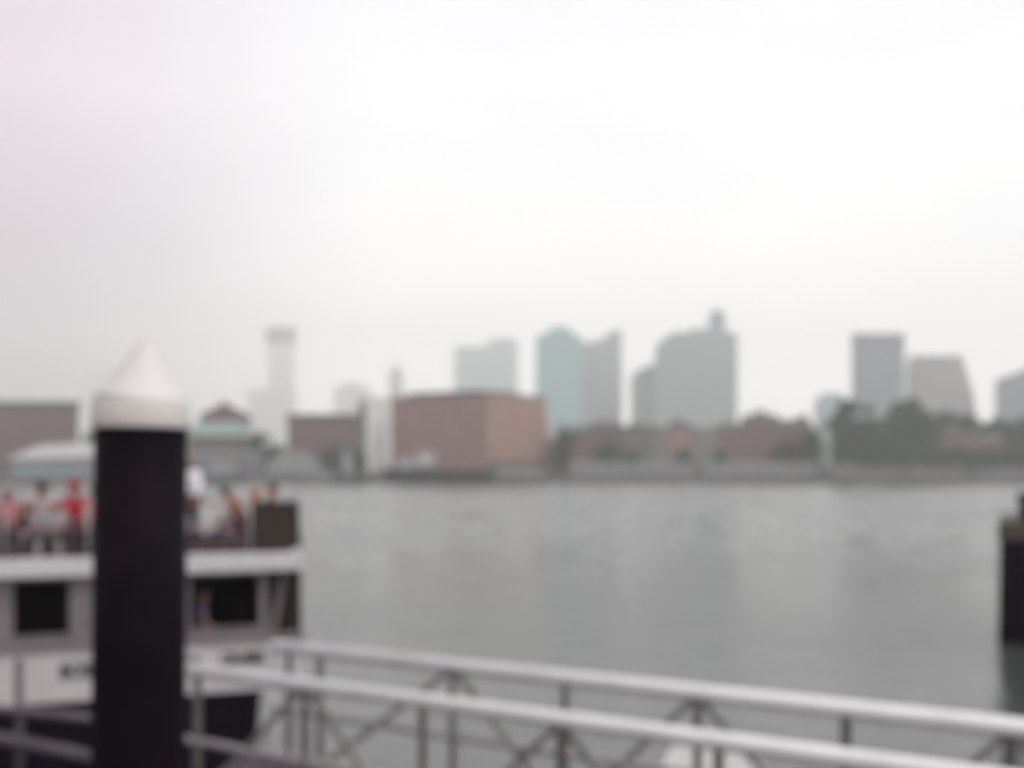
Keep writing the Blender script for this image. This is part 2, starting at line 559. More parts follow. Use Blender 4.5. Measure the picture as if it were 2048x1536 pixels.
# ------------------------------------------------------------------ gangway in front
VPX, VPY = -2100.0, 1001.0
CF, CN = 7.1 * 3600, 5.86 * 3600                      # depth * (px - VPX) on the far and near side
def far_pt(px, down=0.0):
    D = CF / (px - VPX)
    p = P(px, VPY + 0.110 * (px - VPX), D)
    return p - Vector((0, 0, down))
def near_pt(px, down=0.0):
    D = CN / (px - VPX)
    p = P(px, VPY + 0.1360 * (px - VPX), D)
    return p - Vector((0, 0, down))

def gangway():
    base = (far_pt(1100) + near_pt(1100)) / 2 - Vector((0, 0, 1.15))
    g = thing('gangway', 'long white-railed truss gangway sloping across the foreground over the water', 'gangway', base)
    XL, XR = -330, 3400
    for side, pt, XRR in (('far', far_pt, 3400), ('near', near_pt, 4300)):
        XL = 548 if side == 'far' else 300
        a, b = pt(XL), pt(XRR)
        b_ = MB(); b_.tube([a, b], 0.062 if side == 'far' else 0.056, 18); b_.build('top_rail', M['rail_white'], g)
        b_ = MB(); b_.tube([pt(XL, 0.60), pt(XRR, 0.60)], 0.034, 12); b_.build('middle_rail', M['mid_grey'], g)
        b_ = MB(); b_.bar(pt(XL, 1.12), pt(XRR, 1.12), 0.09, 0.13); b_.build('bottom_chord', M['mid_grey'], g)
    far_posts = [548, 578, 640, 905, 1130, 1395, 1692, 2020, 2400, 2840, 3340]
    near_posts = [300, 395, 610, 845, 1120, 1437, 1800, 2230, 2740, 3350, 4100]
    for pt, posts, joints in ((far_pt, far_posts, (2020, 1395, 905, 2840)), (near_pt, near_posts, (1120, 610, 1800, 2740, 4100))):
        for k, px in enumerate(posts):
            b_ = MB()
            b_.bar(pt(px, 0.05), pt(px, 1.06), 0.055)
            b_.build('post', M['rail_white'] if (px == 548 and pt is far_pt) else M['galv'], g)
            if px in joints:
                for q in (k - 1, k + 1):
                    if 0 <= q < len(posts):
                        e = 0.10 if q > k else -0.10
                        A = pt(px + e * 90, 0.055)
                        b_ = MB()
                        b_.bar(A, pt(posts[q] - e * 90, 1.05), 0.042)
                        b_.build('diagonal_brace', M['brace'], g)
    b_ = MB()
    f0, f1, n0, n1 = far_pt(500, 1.10), far_pt(3400, 1.10), near_pt(345, 1.10), near_pt(4300, 1.10)
    dn = Vector((0, 0, 0.05))
    b_.add([f0, f1, n1, n0, f0 - dn, f1 - dn, n1 - dn, n0 - dn], [(3, 2, 1, 0), (4, 5, 6, 7), (0, 1, 5, 4), (1, 2, 6, 5), (2, 3, 7, 6), (3, 0, 4, 7)])
    b_.build('deck', M['deck_grey'], g)
gangway()

def landing_rail():
    D = 9.6
    a, b = P(-160, 1404, 10.2), P(232, 1442, 9.2)
    c, d = P(-160, 1445, 10.2), P(232, 1523, 9.2)
    o = thing('landing_railing', 'dark two-bar railing of the landing left of the black pile, at the bottom edge', 'railing', (b + a) / 2 - Vector((0, 0, 1.0)))
    q = MB(); q.tube([a, b], 0.048, 14); q.build('top_rail', M['landing_grey'], o)
    q = MB(); q.tube([c, d], 0.062, 14); q.build('lower_rail', M['landing_grey'], o)
    for px, yt in ((42, 1318), (222, 1400)):
        t = (px + 160) / 392.0
        f = a.lerp(b, t) + Vector((0, 0.06, 0))
        top = PZ(yt, f.y)
        q = MB(); q.tube([(f.x, f.y, f.z - 1.3), (f.x, f.y, top)], 0.04, 12); q.build('post', M['landing_grey'], o)
landing_rail()

# ------------------------------------------------------------------ mooring pile with its white cone cap
def mooring_pile():
    D = 5.0
    s = D / F
    cx = PX(283, D)
    ztop = PZ(853, D)
    o = thing('mooring_pile', 'black round mooring pile with a pointed white cone cap', 'mooring pile', (cx - 0.03, D, -1.0))
    lean = 0.0085
    def ax(z):
        return Vector((cx + (z - ztop) * lean, D, z))
    b = MB()
    zs = [-1.0, 0.5, 2.0, 3.5, 4.6, ztop]
    b.tube([ax(z) for z in zs], 0.2215, 40)
    b.build('shaft', M['pile_black'], o)
    b = MB()
    z0 = PZ(858, D); z1 = PZ(800, D)
    b.tube([ax(z0), ax(z0 + 0.012), ax(z1 - 0.01), ax(z1)], [0.2345, 0.2365, 0.2335, 0.2260], 40)
    b.build('cap_skirt', M['cap_skirt'], o)
    b = MB()
    za = PZ(672, D)
    prof = [(0.0, 0.2255), (0.02, 0.223), (0.1, 0.198), (0.5, 0.108), (0.85, 0.034), (0.95, 0.016), (1.0, 0.004)]
    b.tube([ax(z1 + t * (za - z1)) + Vector((0.018 * t, 0, 0.002)) for t, r in prof], [r for t, r in prof], 40)
    b.build('cone_cap', M['cap_plastic'], o)
mooring_pile()

# ------------------------------------------------------------------ ferry on the left
FO = Vector((PX(605, 18.0), 18.0, 0.0))
FROT = math.atan2(-0.298, -0.955)
fe = thing('ferry', 'two-deck white excursion ferry with a dark navy lower hull moored behind the pile', 'ferry', FO, FROT)
def ferry_a(px):
    u = (px - 1024) / F
    return (FO.x - 18.0 * u) / (0.955 - 0.298 * u)
def fw(lx, ly, z):
    """ferry coordinates (along from the stern, towards the camera, up) to the world"""
    return Vector((FO.x + math.cos(FROT) * lx - math.sin(FROT) * ly, FO.y + math.sin(FROT) * lx + math.cos(FROT) * ly, z))

def plan(inset=0.0, L=26.0):
    i = inset
    return [(0 + i, -7 + i), (18, -7 + i), (L - 2 - i, -5), (L - i, -3.5), (L - 2 - i, -2), (18, 0 - i), (0 + i, 0 - i)]

def ring(poly, th, z0, z1):
    b = MB()
    n = len(poly)
    c = Vector((10, -3.5, 0))
    inn = []
    for (x, y) in poly:
        inn.append((x + (th if x < 10 else -th), y + (th if y < -3.5 else -th)))
    vs = [(x, y, z0) for x, y in poly] + [(x, y, z1) for x, y in poly] + [(x, y, z0) for x, y in inn] + [(x, y, z1) for x, y in inn]
    for i in range(n):
        j = (i + 1) % n
        b.f += [[i, j, n + j, n + i], [2 * n + j, 2 * n + i, 3 * n + i, 3 * n + j], [n + i, n + j, 3 * n + j, 3 * n + i], [j, i, 2 * n + i, 2 * n + j]]
        b.smooth += [False] * 4
        b.mi += [0] * 4
    b.v += vs
    return b

b = MB(); b.prism([(x if x > 1 else 0.95, y) for x, y in plan(0.05)], -0.9, 1.60, [(x if x > 1 else 0.72, y) for x, y in plan(0.0)]); b.build('hull', M['navy'], fe, True)
ring(plan(0.0), 0.10, 1.62, 2.50).build('bulwark', M['hull_white'], fe, True)
ring(plan(-0.06), 0.20, 2.502, 2.60).build('rub_rail', M['cabin_grey'], fe, True)
b = MB(); b.prism(plan(0.12), 1.66, 1.74); b.build('main_deck', M['deck_grey'], fe, True)
# cabin wall with real window openings
wins = [(0.74, 1.92)] + [(0.71 + 1.59 * k, 1.58 + 1.59 * k) for k in range(1, 11)]
b = MB()
CW0, CW1, CX1 = -0.34, -0.26, 18.5
b.box(0.60, CX1, CW0, CW1, 1.75, 2.72)
b.box(0.60, CX1, CW0, CW1, 3.64, 3.715)
xprev = 0.60
for (a0, a1) in wins:
    b.box(xprev, a0, CW0, CW1, 2.72, 3.64)
    xprev = a1
b.box(xprev, CX1, CW0, CW1, 2.72, 3.64)
b.box(0.60, 0.68, -6.7, CW0, 1.75, 3.715)
b.box(18.42, 18.5, -6.7, CW0, 1.75, 3.715)
b.box(0.60, CX1, -6.78, -6.7, 1.75, 3.715)
b.build('cabin_wall', M['cabin_grey'], fe, True)
for (a0, a1) in wins:
    b = MB()
    t = 0.035
    for q in ((a0 - t, a1 + t, 2.72 - t, 2.72), (a0 - t, a1 + t, 3.64, 3.64 + t), (a0 - t, a0, 2.72, 3.64), (a1, a1 + t, 2.72, 3.64)):
        b.box(q[0], q[1], CW1, CW1 + 0.025, q[2], q[3])
    b.build('window_frame', M['cabin_grey'], fe, True)
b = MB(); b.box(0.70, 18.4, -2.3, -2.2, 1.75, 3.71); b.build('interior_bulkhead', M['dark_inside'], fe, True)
b = MB(); b.box(0.03, 0.58, -0.55, -0.50, 1.75, 3.71); b.build('stern_screen', M['brown_screen'], fe, True)
b = MB(); b.box(0.02, 0.10, -0.14, -0.06, 1.75, 3.715); b.build('corner_post', M['brown_screen'], fe, True)
b = MB()
b.bar((0.55, -0.40, 2.3), (0.30, -0.40, 3.66), 0.10, 0.16)
b.build('stairway', M['cabin_grey'], fe, True)
b = MB(); b.prism(plan(0.02, 22.0), 3.72, 4.05); b.build('upper_deck', M['white_paint'], fe, True, 0.02)
b = MB(); b.prism(plan(0.16, 21.8), 4.0505, 4.056); b.build('deck_covering', M['deck_covering'], fe, True)
# upper-deck rail
posts = [0.03, 0.916, 2.25, 3.58, 4.86, 6.15, 7.4, 8.7, 10.0]
for a in posts:
    b = MB(); b.tube([(a, -0.05, 4.05), (a, -0.05, 4.95)], 0.022, 10); b.build('rail_post', M['mid_grey'], fe, True)
b = MB(); b.tube([(0.03, -0.05, 4.955), (0.916, -0.05, 4.955)], 0.02, 10); b.build('top_rail', M['screen'], fe, True)
b = MB(); b.tube([(0.94, -0.05, 4.955), (10.0, -0.05, 4.955)], 0.02, 10); b.build('top_rail', M['red_rail'], fe, True)
b = MB(); b.tube([(0.94, -0.05, 4.52), (10.0, -0.05, 4.52)], 0.014, 8); b.build('middle_rail', M['red_rail'], fe, True)
b = MB(); b.tube([(0.03, -0.05, 4.955), (0.03, -6.9, 4.955)], 0.02, 10); b.build('top_rail', M['mid_grey'], fe, True)
b = MB()
oc = [(0.08, 4.12), (0.05, 4.2), (0.05, 4.93), (0.895, 4.93), (0.895, 4.09), (0.22, 4.09)]
b.slab([(x, z) for x, z in oc], -0.075, -0.06); b.build('mesh_screen', M['screen'], fe, True)

# lettering on the white bulwark
def lettering(txt, a_left, z, size, width):
    cu = bpy.data.curves.new('lettering', 'FONT')
    cu.body = txt
    cu.size = size
    cu.extrude = 0.006
    cu.offset = 0.012
    ob = bpy.data.objects.new('lettering', cu)
    COL.objects.link(ob)
    bpy.context.view_layer.update()
    me = bpy.data.meshes.new_from_object(ob.evaluated_get(bpy.context.evaluated_depsgraph_get()))
    bpy.data.objects.remove(ob)
    xs_ = [v.co.x for v in me.vertices]
    k = width / (max(xs_) - min(xs_))
    x0 = min(xs_)
    for v in me.vertices:
        tx, ty, tz = (v.co.x - x0) * k, v.co.y, v.co.z
        v.co = (a_left - tx, 0.008 + tz, z + ty)
    me.materials.clear()
    me.materials.append(M['letter'])
    o = bpy.data.objects.new('lettering', me)
    COL.objects.link(o)
    o.parent = fe
    return o
lettering('BOSTON HARBOR', ferry_a(120), 2.02, 0.36, ferry_a(120) - ferry_a(404))
lettering('CRUISES', ferry_a(442), 2.10, 0.30, ferry_a(442) - ferry_a(530))


# benches and the raft canister on the upper deck
def bench(a0, a1, ly, label):
    o = thing('deck_bench', label, 'bench', fw((a0 + a1) / 2, ly, 4.057), FROT, 'benches on the upper deck')
    L = (a1 - a0) / 2
    b = MB(); b.box(-L, L, -0.22, 0.22, 0.40, 0.46); b.build('seat', M['bench'], o, True, 0.01)
    b = MB(); b.box(-L, L, 0.20, 0.245, 0.47, 0.90); b.build('backrest', M['bench'], o, True, 0.01)
    for x in (-L + 0.1, L - 0.1):
        b = MB(); b.box(x - 0.03, x + 0.03, -0.2, 0.2, 0, 0.40); b.build('leg', M['dark_inside'], o, True)
bench(2.9, 3.95, -1.05, 'maroon bench behind the red shirts, nearest the black pile')
bench(4.05, 5.6, -1.05, 'maroon bench at the left edge behind the pale canister')

def canister():
    o = thing('raft_canister', 'pale grey rounded life raft canister on the upper deck of the ferry', 'life raft', fw(4.22, -0.42, 4.057), FROT)
    b = MB()
    prof = [(-0.33, 0.10), (-0.325, 0.19), (-0.30, 0.235), (-0.1, 0.25), (0.1, 0.25), (0.30, 0.235), (0.325, 0.19), (0.33, 0.10)]
    b.tube([(x, 0, 0.50) for x, r in prof], [r for x, r in prof], 24)
    b.build('shell', M['canister'], o, True)
    for x in (-0.16, 0.16):
        b = MB(); b.box(x - 0.03, x + 0.03, -0.2, 0.2, 0, 0.30); b.build('cradle', M['mid_grey'], o, True)
canister()


# ------------------------------------------------------------------ people
def skin_mesh(name, pts, edges, m, parent, sub=2, root=0):
    """one continuous surface grown over a skeleton: pts = [(co, radius)], edges = [(i, j)]"""
    me = bpy.data.meshes.new(name)
    me.from_pydata([tuple(p[0]) for p in pts], edges, [])
    o = bpy.data.objects.new(name, me)
    COL.objects.link(o)
    mod = o.modifiers.new('skin', 'SKIN')
    for i, p in enumerate(pts):
        sv = me.skin_vertices[0].data[i]
        r = p[1] if isinstance(p[1], tuple) else (p[1], p[1])
        sv.radius = r
        sv.use_root = (i == root)
    s = o.modifiers.new('sub', 'SUBSURF')
    s.levels = sub
    s.render_levels = sub
    bpy.context.view_layer.update()
    dg = bpy.context.evaluated_depsgraph_get()
    out = bpy.data.meshes.new_from_object(o.evaluated_get(dg))
    bpy.data.objects.remove(o)
    out.name = name
    out.materials.clear()
    out.materials.append(m)
    for p in out.polygons:
        p.use_smooth = True
    q = bpy.data.objects.new(name, out)
    COL.objects.link(q)
    q.parent = parent
    return q


SKIN = mat('skin', (0.30, 0.16, 0.12), 0.55, 0.08, 9.0)
SKIN_TAN = mat('skin_tanned', (0.38, 0.17, 0.09), 0.55, 0.08, 9.0)
def cloth(name, c):
    return mat(name, c, 0.85, 0.15, 7.0, spec=0.15)

def person(label, loc, rotz, J, shirt, trousers, hair, skin=SKIN, sleeve=0.55, cap=None):
    """J: joints in body space (x right, y forward, z up from the deck)"""
    o = thing('person', label, 'person', loc, rotz, 'passengers on the upper deck')
    V = Vector
    J = {k: V(v) for k, v in J.items()}
    pts, ed = [], []
    def add(co, r, link=None):
        pts.append((co, r)); i = len(pts) - 1
        if link is not None: ed.append((link, i))
        return i
    pel = add(J['pelvis'], 0.125)
    ab = add(J['pelvis'].lerp(J['chest'], 0.5), 0.115, pel)
    ch = add(J['chest'], 0.13, ab)
    nb = add(J['neck'], 0.058, ch)
    hd = J['head']                                        # head centre
    fwd = J['look'].normalized()
    upv = (hd - J['neck']).normalized()
    jaw = add(hd - upv * 0.055 + fwd * 0.012, 0.076, nb)
    cran = add(hd + upv * 0.03, 0.108, jaw)
    add(hd + upv * 0.085, 0.080, cran)
    add(hd + fwd * 0.098 - upv * 0.012, 0.012, jaw)     # nose
    side = fwd.cross(upv).normalized()
    for s in (-1, 1):
        add(hd + side * (0.086 * s) - upv * 0.005, 0.014, cran)   # ears
    for s, nm in ((-1, 'l'), (1, 'r')):
        sh = add(J['sh_' + nm], 0.062, ch)
        el = add(J['el_' + nm], 0.043, sh)
        wr = add(J['wr_' + nm], 0.027, el)
        d = (J['wr_' + nm] - J['el_' + nm]).normalized()
        acr = d.cross(V((0, 0, 1)) if abs(d.z) < 0.9 else V((0, 1, 0))).normalized()
        curl = acr.cross(d).normalized() * -1
        pm = add(J['wr_' + nm] + d * 0.055, (0.034, 0.020), wr)
        for k, (off, ln) in enumerate(((-0.030, 0.060), (-0.010, 0.075), (0.010, 0.072), (0.028, 0.055))):
            k1 = add(J['wr_' + nm] + d * 0.095 + acr * off, 0.0095, pm)
            add(J['wr_' + nm] + d * (0.095 + ln * 0.85) + acr * off * 1.15 + curl * 0.022, 0.0078, k1)
        t1 = add(J['wr_' + nm] + d * 0.045 + acr * (-0.040), 0.0105, pm)
        add(J['wr_' + nm] + d * 0.085 + acr * (-0.055) + curl * 0.015, 0.0088, t1)
        hp = add(J['hip_' + nm], 0.095, pel)
        kn = add(J['kn_' + nm], 0.060, hp)
        an = add(J['an_' + nm], 0.040, kn)
        add(J['toe_' + nm], 0.034, an)
    skin_mesh('body', pts, ed, skin, o, 1)
    # shirt
    pts, ed = [], []
    pel = add(J['pelvis'] + V((0, 0, 0.0)), 0.150)
    ab = add(J['pelvis'].lerp(J['chest'], 0.5), 0.142, pel)
    ch = add(J['chest'], 0.158, ab)
    add(J['chest'].lerp(J['neck'], 0.72), 0.075, ch)
    for nm in ('l', 'r'):
        sh = add(J['sh_' + nm], 0.080, ch)
        e = J['sh_' + nm].lerp(J['el_' + nm], min(1, sleeve * 1.0))
        se = add(e, 0.064, sh)
        if sleeve > 1:
            add(J['el_' + nm].lerp(J['wr_' + nm], 0.9), 0.044, se)
    skin_mesh('shirt', pts, ed, shirt, o, 1)
    pts, ed = [], []
    pel = add(J['pelvis'] + V((0, 0, -0.02)), 0.146)
    for nm in ('l', 'r'):
        hp = add(J['hip_' + nm], 0.108, pel)
        kn = add(J['kn_' + nm], 0.076, hp)
        add(J['kn_' + nm].lerp(J['an_' + nm], 0.93), 0.056, kn)
    skin_mesh('trousers', pts, ed, trousers, o, 1)
    for nm in ('l', 'r'):
        bb = MB()
        a, t = J['an_' + nm], J['toe_' + nm]
        bb.tube([a + (a - t) * 0.35 + V((0, 0, -0.03)), a + V((0, 0, -0.035)), t, t + (t - a) * 0.18], [0.03, 0.05, 0.046, 0.02], 12)
        bb.build('shoe', M['dark_inside'], o, True)
    # hair or cap: an open shell over the back and top of the skull
    bb = MB()
    c = hd + upv * 0.032 - fwd * 0.014
    n1, n2 = 14, 7
    vs_, fs_ = [], []
    for j in range(n2 + 1):
        t = (math.pi * 0.60) * j / n2
        for i in range(n1):
            a = 2 * math.pi * i / n1
            dv = upv * math.cos(t) + (side * math.cos(a) + (-fwd) * math.sin(a)) * math.sin(t)
            drop = 0.0 if math.sin(a) > -0.2 else 0.035 * (t / 1.9)
            vs_.append(c + dv * 0.100 + upv * (0.012 * math.cos(t) + drop) - dv * (0.012 if t > 1.45 else 0))
    for j in range(n2):
        for i in range(n1):
            k = (i + 1) % n1
            fs_.append((j * n1 + i, (j + 1) * n1 + i, (j + 1) * n1 + k, j * n1 + k))
    bb.add(vs_, fs_, True)
    h = bb.build('cap' if cap else 'hair', cap or hair, o, True)
    sm = h.modifiers.new('solid', 'SOLIDIFY'); sm.thickness = 0.010
    for s in (-1, 1):
        bb = MB(); bb.ball(hd + side * (0.031 * s) + fwd * 0.077 + upv * 0.012, 0.011, 8, 6); bb.build('eye', M['dark_inside'], o, True)
    return o

def stand(h=1.74, lean=0.0):
    k = h / 1.74
    J = dict(pelvis=(0, 0, .95), chest=(0, .02 + lean * .4, 1.27), neck=(0, .03 + lean * .6, 1.47), head=(0, .06 + lean * .72, 1.63), look=(0, 1, -.1),
             sh_l=(-.18, .02 + lean * .5, 1.40), sh_r=(.18, .02 + lean * .5, 1.40), el_l=(-.24, .05 + lean * .5, 1.13), el_r=(.24, .05 + lean * .5, 1.13),
             wr_l=(-.22, .22 + lean * .6, .98), wr_r=(.22, .22 + lean * .6, .98), hip_l=(-.10, 0, .90), hip_r=(.10, 0, .90),
             kn_l=(-.11, .03, .49), kn_r=(.11, .02, .49), an_l=(-.11, 0, .085), an_r=(.11, -.02, .085), toe_l=(-.13, .14, .04), toe_r=(.13, .12, .04))
    return {a: tuple(c * k for c in v) if a != 'look' else v for a, v in J.items()}

def sit(h=1.74, lean=0.0, look=(0, 1, -.1)):
    k = h / 1.74
    J = dict(pelvis=(0, 0, .58), chest=(0, .04 + lean * .5, .90), neck=(0, .06 + lean * .8, 1.08), head=(0, .10 + lean, 1.23 - lean * .25), look=look,
             sh_l=(-.18, .05 + lean * .65, 1.02), sh_r=(.18, .05 + lean * .65, 1.02), el_l=(-.24, .14 + lean * .6, .78), el_r=(.24, .14 + lean * .6, .78),
             wr_l=(-.15, .36 + lean * .3, .68), wr_r=(.15, .36 + lean * .3, .68), hip_l=(-.10, .03, .55), hip_r=(.10, .03, .55),
             kn_l=(-.13, .44, .53), kn_r=(.13, .44, .53), an_l=(-.13, .42, .09), an_r=(.13, .42, .09), toe_l=(-.14, .57, .04), toe_r=(.14, .57, .04))
    return {a: tuple(c * k for c in v) if a != 'look' else v for a, v in J.items()}

HAIR_D = mat('hair_dark', (0.025, 0.014, 0.012), 0.6, 0.2, 20)
HAIR_R = mat('hair_auburn', (0.13, 0.025, 0.02), 0.6, 0.2, 20)
HAIR_G = mat('hair_grey', (0.35, 0.33, 0.33), 0.6, 0.2, 20)
WHITE_S = cloth('shirt_white', (0.80, 0.76, 0.84))
PINK_S = cloth('shirt_pink', (0.50, 0.20, 0.24))
RED_S = cloth('shirt_red', (0.42, 0.008, 0.03))
GREY_S = cloth('shirt_greige', (0.42, 0.38, 0.39))
MAUVE_S = cloth('shirt_mauve', (0.13, 0.085, 0.09))
ORANGE_S = cloth('shirt_orange', (0.55, 0.22, 0.10))
DARK_T = cloth('trousers_charcoal', (0.022, 0.024, 0.028))
JEAN_T = cloth('trousers_slate', (0.05, 0.05, 0.07))
DECK = 4.057
YAW = FROT + math.pi / 2                                    # facing along the ferry
person('person standing at the deck rail in a white shirt and dark trousers', fw(ferry_a(377), -0.42, DECK), FROT - 0.5, stand(1.76, 0.03), WHITE_S, DARK_T, HAIR_G, sleeve=1.2)
person('person sitting bent forward with tanned bare arms and a mauve top', fw(ferry_a(486), -0.55, DECK), FROT - math.pi / 2, sit(1.55, 0.20), MAUVE_S, JEAN_T, HAIR_D, SKIN_TAN, 0.3)
person('ginger-haired person seated behind the left edge of the dark mesh screen', fw(ferry_a(512), -1.6, DECK), FROT + math.pi * 0.5, sit(1.42), ORANGE_S, JEAN_T, mat('hair_ginger', (0.40, 0.20, 0.11), 0.6, 0.2, 20), SKIN_TAN)
person('person with dark auburn hair whose head shows above the mesh screen at the stern', fw(ferry_a(548), -1.6, DECK), FROT + math.pi * 0.5, sit(1.52), MAUVE_S, JEAN_T, HAIR_R, SKIN_TAN)
RED_CAP = cloth('cap_red', (0.45, 0.006, 0.03))
person('person in a red cap and bright red shirt seated left of the black pile', fw(ferry_a(142), -0.62, DECK), FROT, sit(1.62), RED_S, JEAN_T, HAIR_D, SKIN, 0.55, RED_CAP)
person('person in a pink shirt seated right beside the black pile', fw(ferry_a(186), -0.55, DECK), FROT, sit(1.50), PINK_S, JEAN_T, HAIR_D, SKIN)
person('person in a pale grey shirt seated behind the life raft canister', fw(ferry_a(72), -0.80, DECK), FROT, sit(1.60), GREY_S, JEAN_T, HAIR_D, SKIN)
person('person in a pink shirt seated at the very left edge', fw(ferry_a(4), -0.55, DECK), FROT, sit(1.50), PINK_S, JEAN_T, HAIR_G, SKIN)
# a passenger in blue on the main deck, seen through the cabin opening
person('person in a blue jacket standing in the dark cabin window of the ferry', fw(ferry_a(402), -0.75, 1.745), FROT + math.pi * 0.5, stand(1.62), M['blue_cloth'], JEAN_T, HAIR_D, SKIN)

# ------------------------------------------------------------------ pier at the right edge
def pier():
    D = 32.0
    x0 = PX(1996, D)
    rot = -R(27)
    o = thing('timber_pier', 'black timber pier corner with a weathered cap beam at the right edge', 'pier', (x0, D, 0), rot)
    zt = PZ(1042, D); zc = PZ(1082, D)
    b = MB(); b.box(0, 9, 0, 7, zc, zt); b.build('cap_beam', M['cap_beam'], o, True, bevel=0.06)
    for i in range(19):
        x = 0.26 + i * 0.45
        b = MB(); b.tube([(x - 0.05 * (i == 0), 0.26, -1.5), (x, 0.26, zc - 0.004)], [0.235, 0.215], 14); b.build('fender_pile', M['timber'], o, True)
    for i in range(1, 14):
        y = 0.26 + i * 0.48
        b = MB(); b.tube([(0.24, y, -1.5), (0.26, y, zc - 0.004)], [0.235, 0.215], 14); b.build('fender_pile', M['timber'], o, True)
    b = MB(); b.box(0.5, 8.8, 0.5, 6.8, -1.5, zc - 0.01); b.build('crib', M['timber'], o, True)
    # short black post standing on the pier
    Db = D + 0.55
    cx = PX(2052, Db)
    t = thing('bollard', 'black bollard standing on the pier at the right edge', 'bollard', (cx, Db, zt), rot)
    b = MB(); b.tube([(0, 0, 0.002), (0, 0, 0.62)], [0.22, 0.20], 18); b.build('post', M['timber'], t, True)
    b = MB(); b.tube([(0, 0, 0.62), (0, 0, 0.66), (0, 0, 0.84), (0, 0, 0.88)], [0.23, 0.28, 0.27, 0.16], 18); b.build('head', M['timber'], t, True)
pier()

# ------------------------------------------------------------------ white dinghy under the gangway rail
def hull_mesh(L, W, H, z0, n=12, sheer=0.25, flare=0.75, transom=0.8):
    """open boat: outer and inner skin, bow towards +x"""
    b = MB()
    secs = []
    for i in range(n + 1):
        t = i / n
        wd = W / 2 * (transom + (1 - transom) * math.sin(min(1, t * 2.2) * math.pi / 2)) * (1 - max(0, (t - 0.45) / 0.55) ** 2.2 * 0.97)
        zt = z0 + H * (1 + sheer * max(0, t - 0.3) ** 2 * 2)
        x = -L / 2 + L * t
        sec = [(x, -wd, zt), (x, -wd * flare, z0 + 0.30 * H), (x, -wd * 0.3, z0), (x, wd * 0.3, z0), (x, wd * flare, z0 + 0.30 * H), (x, wd, zt)]
        secs.append(sec)
    m = 6
    vs = [p for s_ in secs for p in s_]
    fs = [(i * m + j, i * m + j + 1, (i + 1) * m + j + 1, (i + 1) * m + j) for i in range(n) for j in range(m - 1)]
    fs.append(tuple(range(m))[::-1])
    b.add(vs, fs, True)
    return b, secs

def dinghy():
    o = thing('dinghy', 'small white covered dinghy half hidden under the gangway rail at the bottom edge', 'dinghy', (PX(1425, 16.9), 16.9, 0), R(-100))
    b, secs = hull_mesh(3.0, 1.6, 0.52, -0.10)
    h = b.build('hull', M['white_paint'], o, True)
    sm = h.modifiers.new('solid', 'SOLIDIFY'); sm.thickness = 0.03
    for x in (-0.7, 0.35):
        b = MB(); b.box(x - 0.13, x + 0.13, -0.66, 0.66, 0.24, 0.27); b.build('thwart', M['white_paint'], o, True)
    b = MB()
    b.tube([s_[0] for s_ in secs], 0.03, 8); b.tube([s_[5] for s_ in secs], 0.03, 8)
    b.build('gunwale', M['white_paint'], o, True)
    b = MB()
    k = len(secs)
    b.add([(q_[0][0], q_[0][1], q_[0][2] + 0.02) for q_ in secs] + [(q_[0][0], 0, q_[0][2] + 0.06) for q_ in secs] + [(q_[5][0], q_[5][1], q_[5][2] + 0.02) for q_ in secs],
          [(i, i + 1, k + i + 1, k + i) for i in range(k - 1)] + [(k + i, k + i + 1, 2 * k + i + 1, 2 * k + i) for i in range(k - 1)], True)
    b.build('canvas_cover', M['boat_pale'], o, True)
dinghy()

# ------------------------------------------------------------------ far shore: sheds, boats, buildings
def rect_px(b, x0, x1, ytop, D, depth, zb=2.0):
    b.box(PX(x0, D), PX(x1, D), D, D + depth, zb, PZ(ytop, D))
    return b

def shed(x0, x1, ytop, D, m, label, depth=14, roof=True):
    zb = 3.0
    o = thing('harbour_shed', label, 'shed', (PX((x0 + x1) / 2, D), D, zb))
    zt = PZ(ytop, D)
    X0, X1 = PX(x0, D), PX(x1, D)
    b = MB(); b.box(X0, X1, D, D + depth, zb, zt - 1.2); b.build('wall', M[m], o)
    b = MB()
    b.add([(X0 - .4, D - .5, zt - 1.2), (X1 + .4, D - .5, zt - 1.2), (X1 + .4, D + depth + .5, zt - 1.2), (X0 - .4, D + depth + .5, zt - 1.2),
           (X0 - .4, D + depth / 2, zt + .4), (X1 + .4, D + depth / 2, zt + .4)],
          [(0, 1, 5, 4), (2, 3, 4, 5), (3, 0, 4), (1, 2, 5), (3, 2, 1, 0)])
    b.build('roof', M['shed_roof'], o)
    return o
shed(1142, 1392, 924, 508, 'shed_grey', 'long pale grey harbour shed just right of the rose brick block')
shed(1404, 1636, 926, 508, 'shed_grey', 'pale grey harbour shed below the purple brick houses')
shed(1662, 1800, 931, 508, 'shed_rose', 'low rose-grey shed below the tallest trees', 10)
shed(1812, 1935, 932, 508, 'shed_rose', 'low rose-grey shed left of the slate one by the pier', 10)
shed(1950, 2120, 935, 508, 'shed_blue', 'low slate shed above the pier at the right edge', 10)
shed(385, 520, 905, 508, 'shed_blue', 'slate waterfront shed below the house with the pyramid roof', 12)
shed(992, 1088, 937, 507, 'stone_tan', 'tan shed at the foot of the rose brick block', 10)

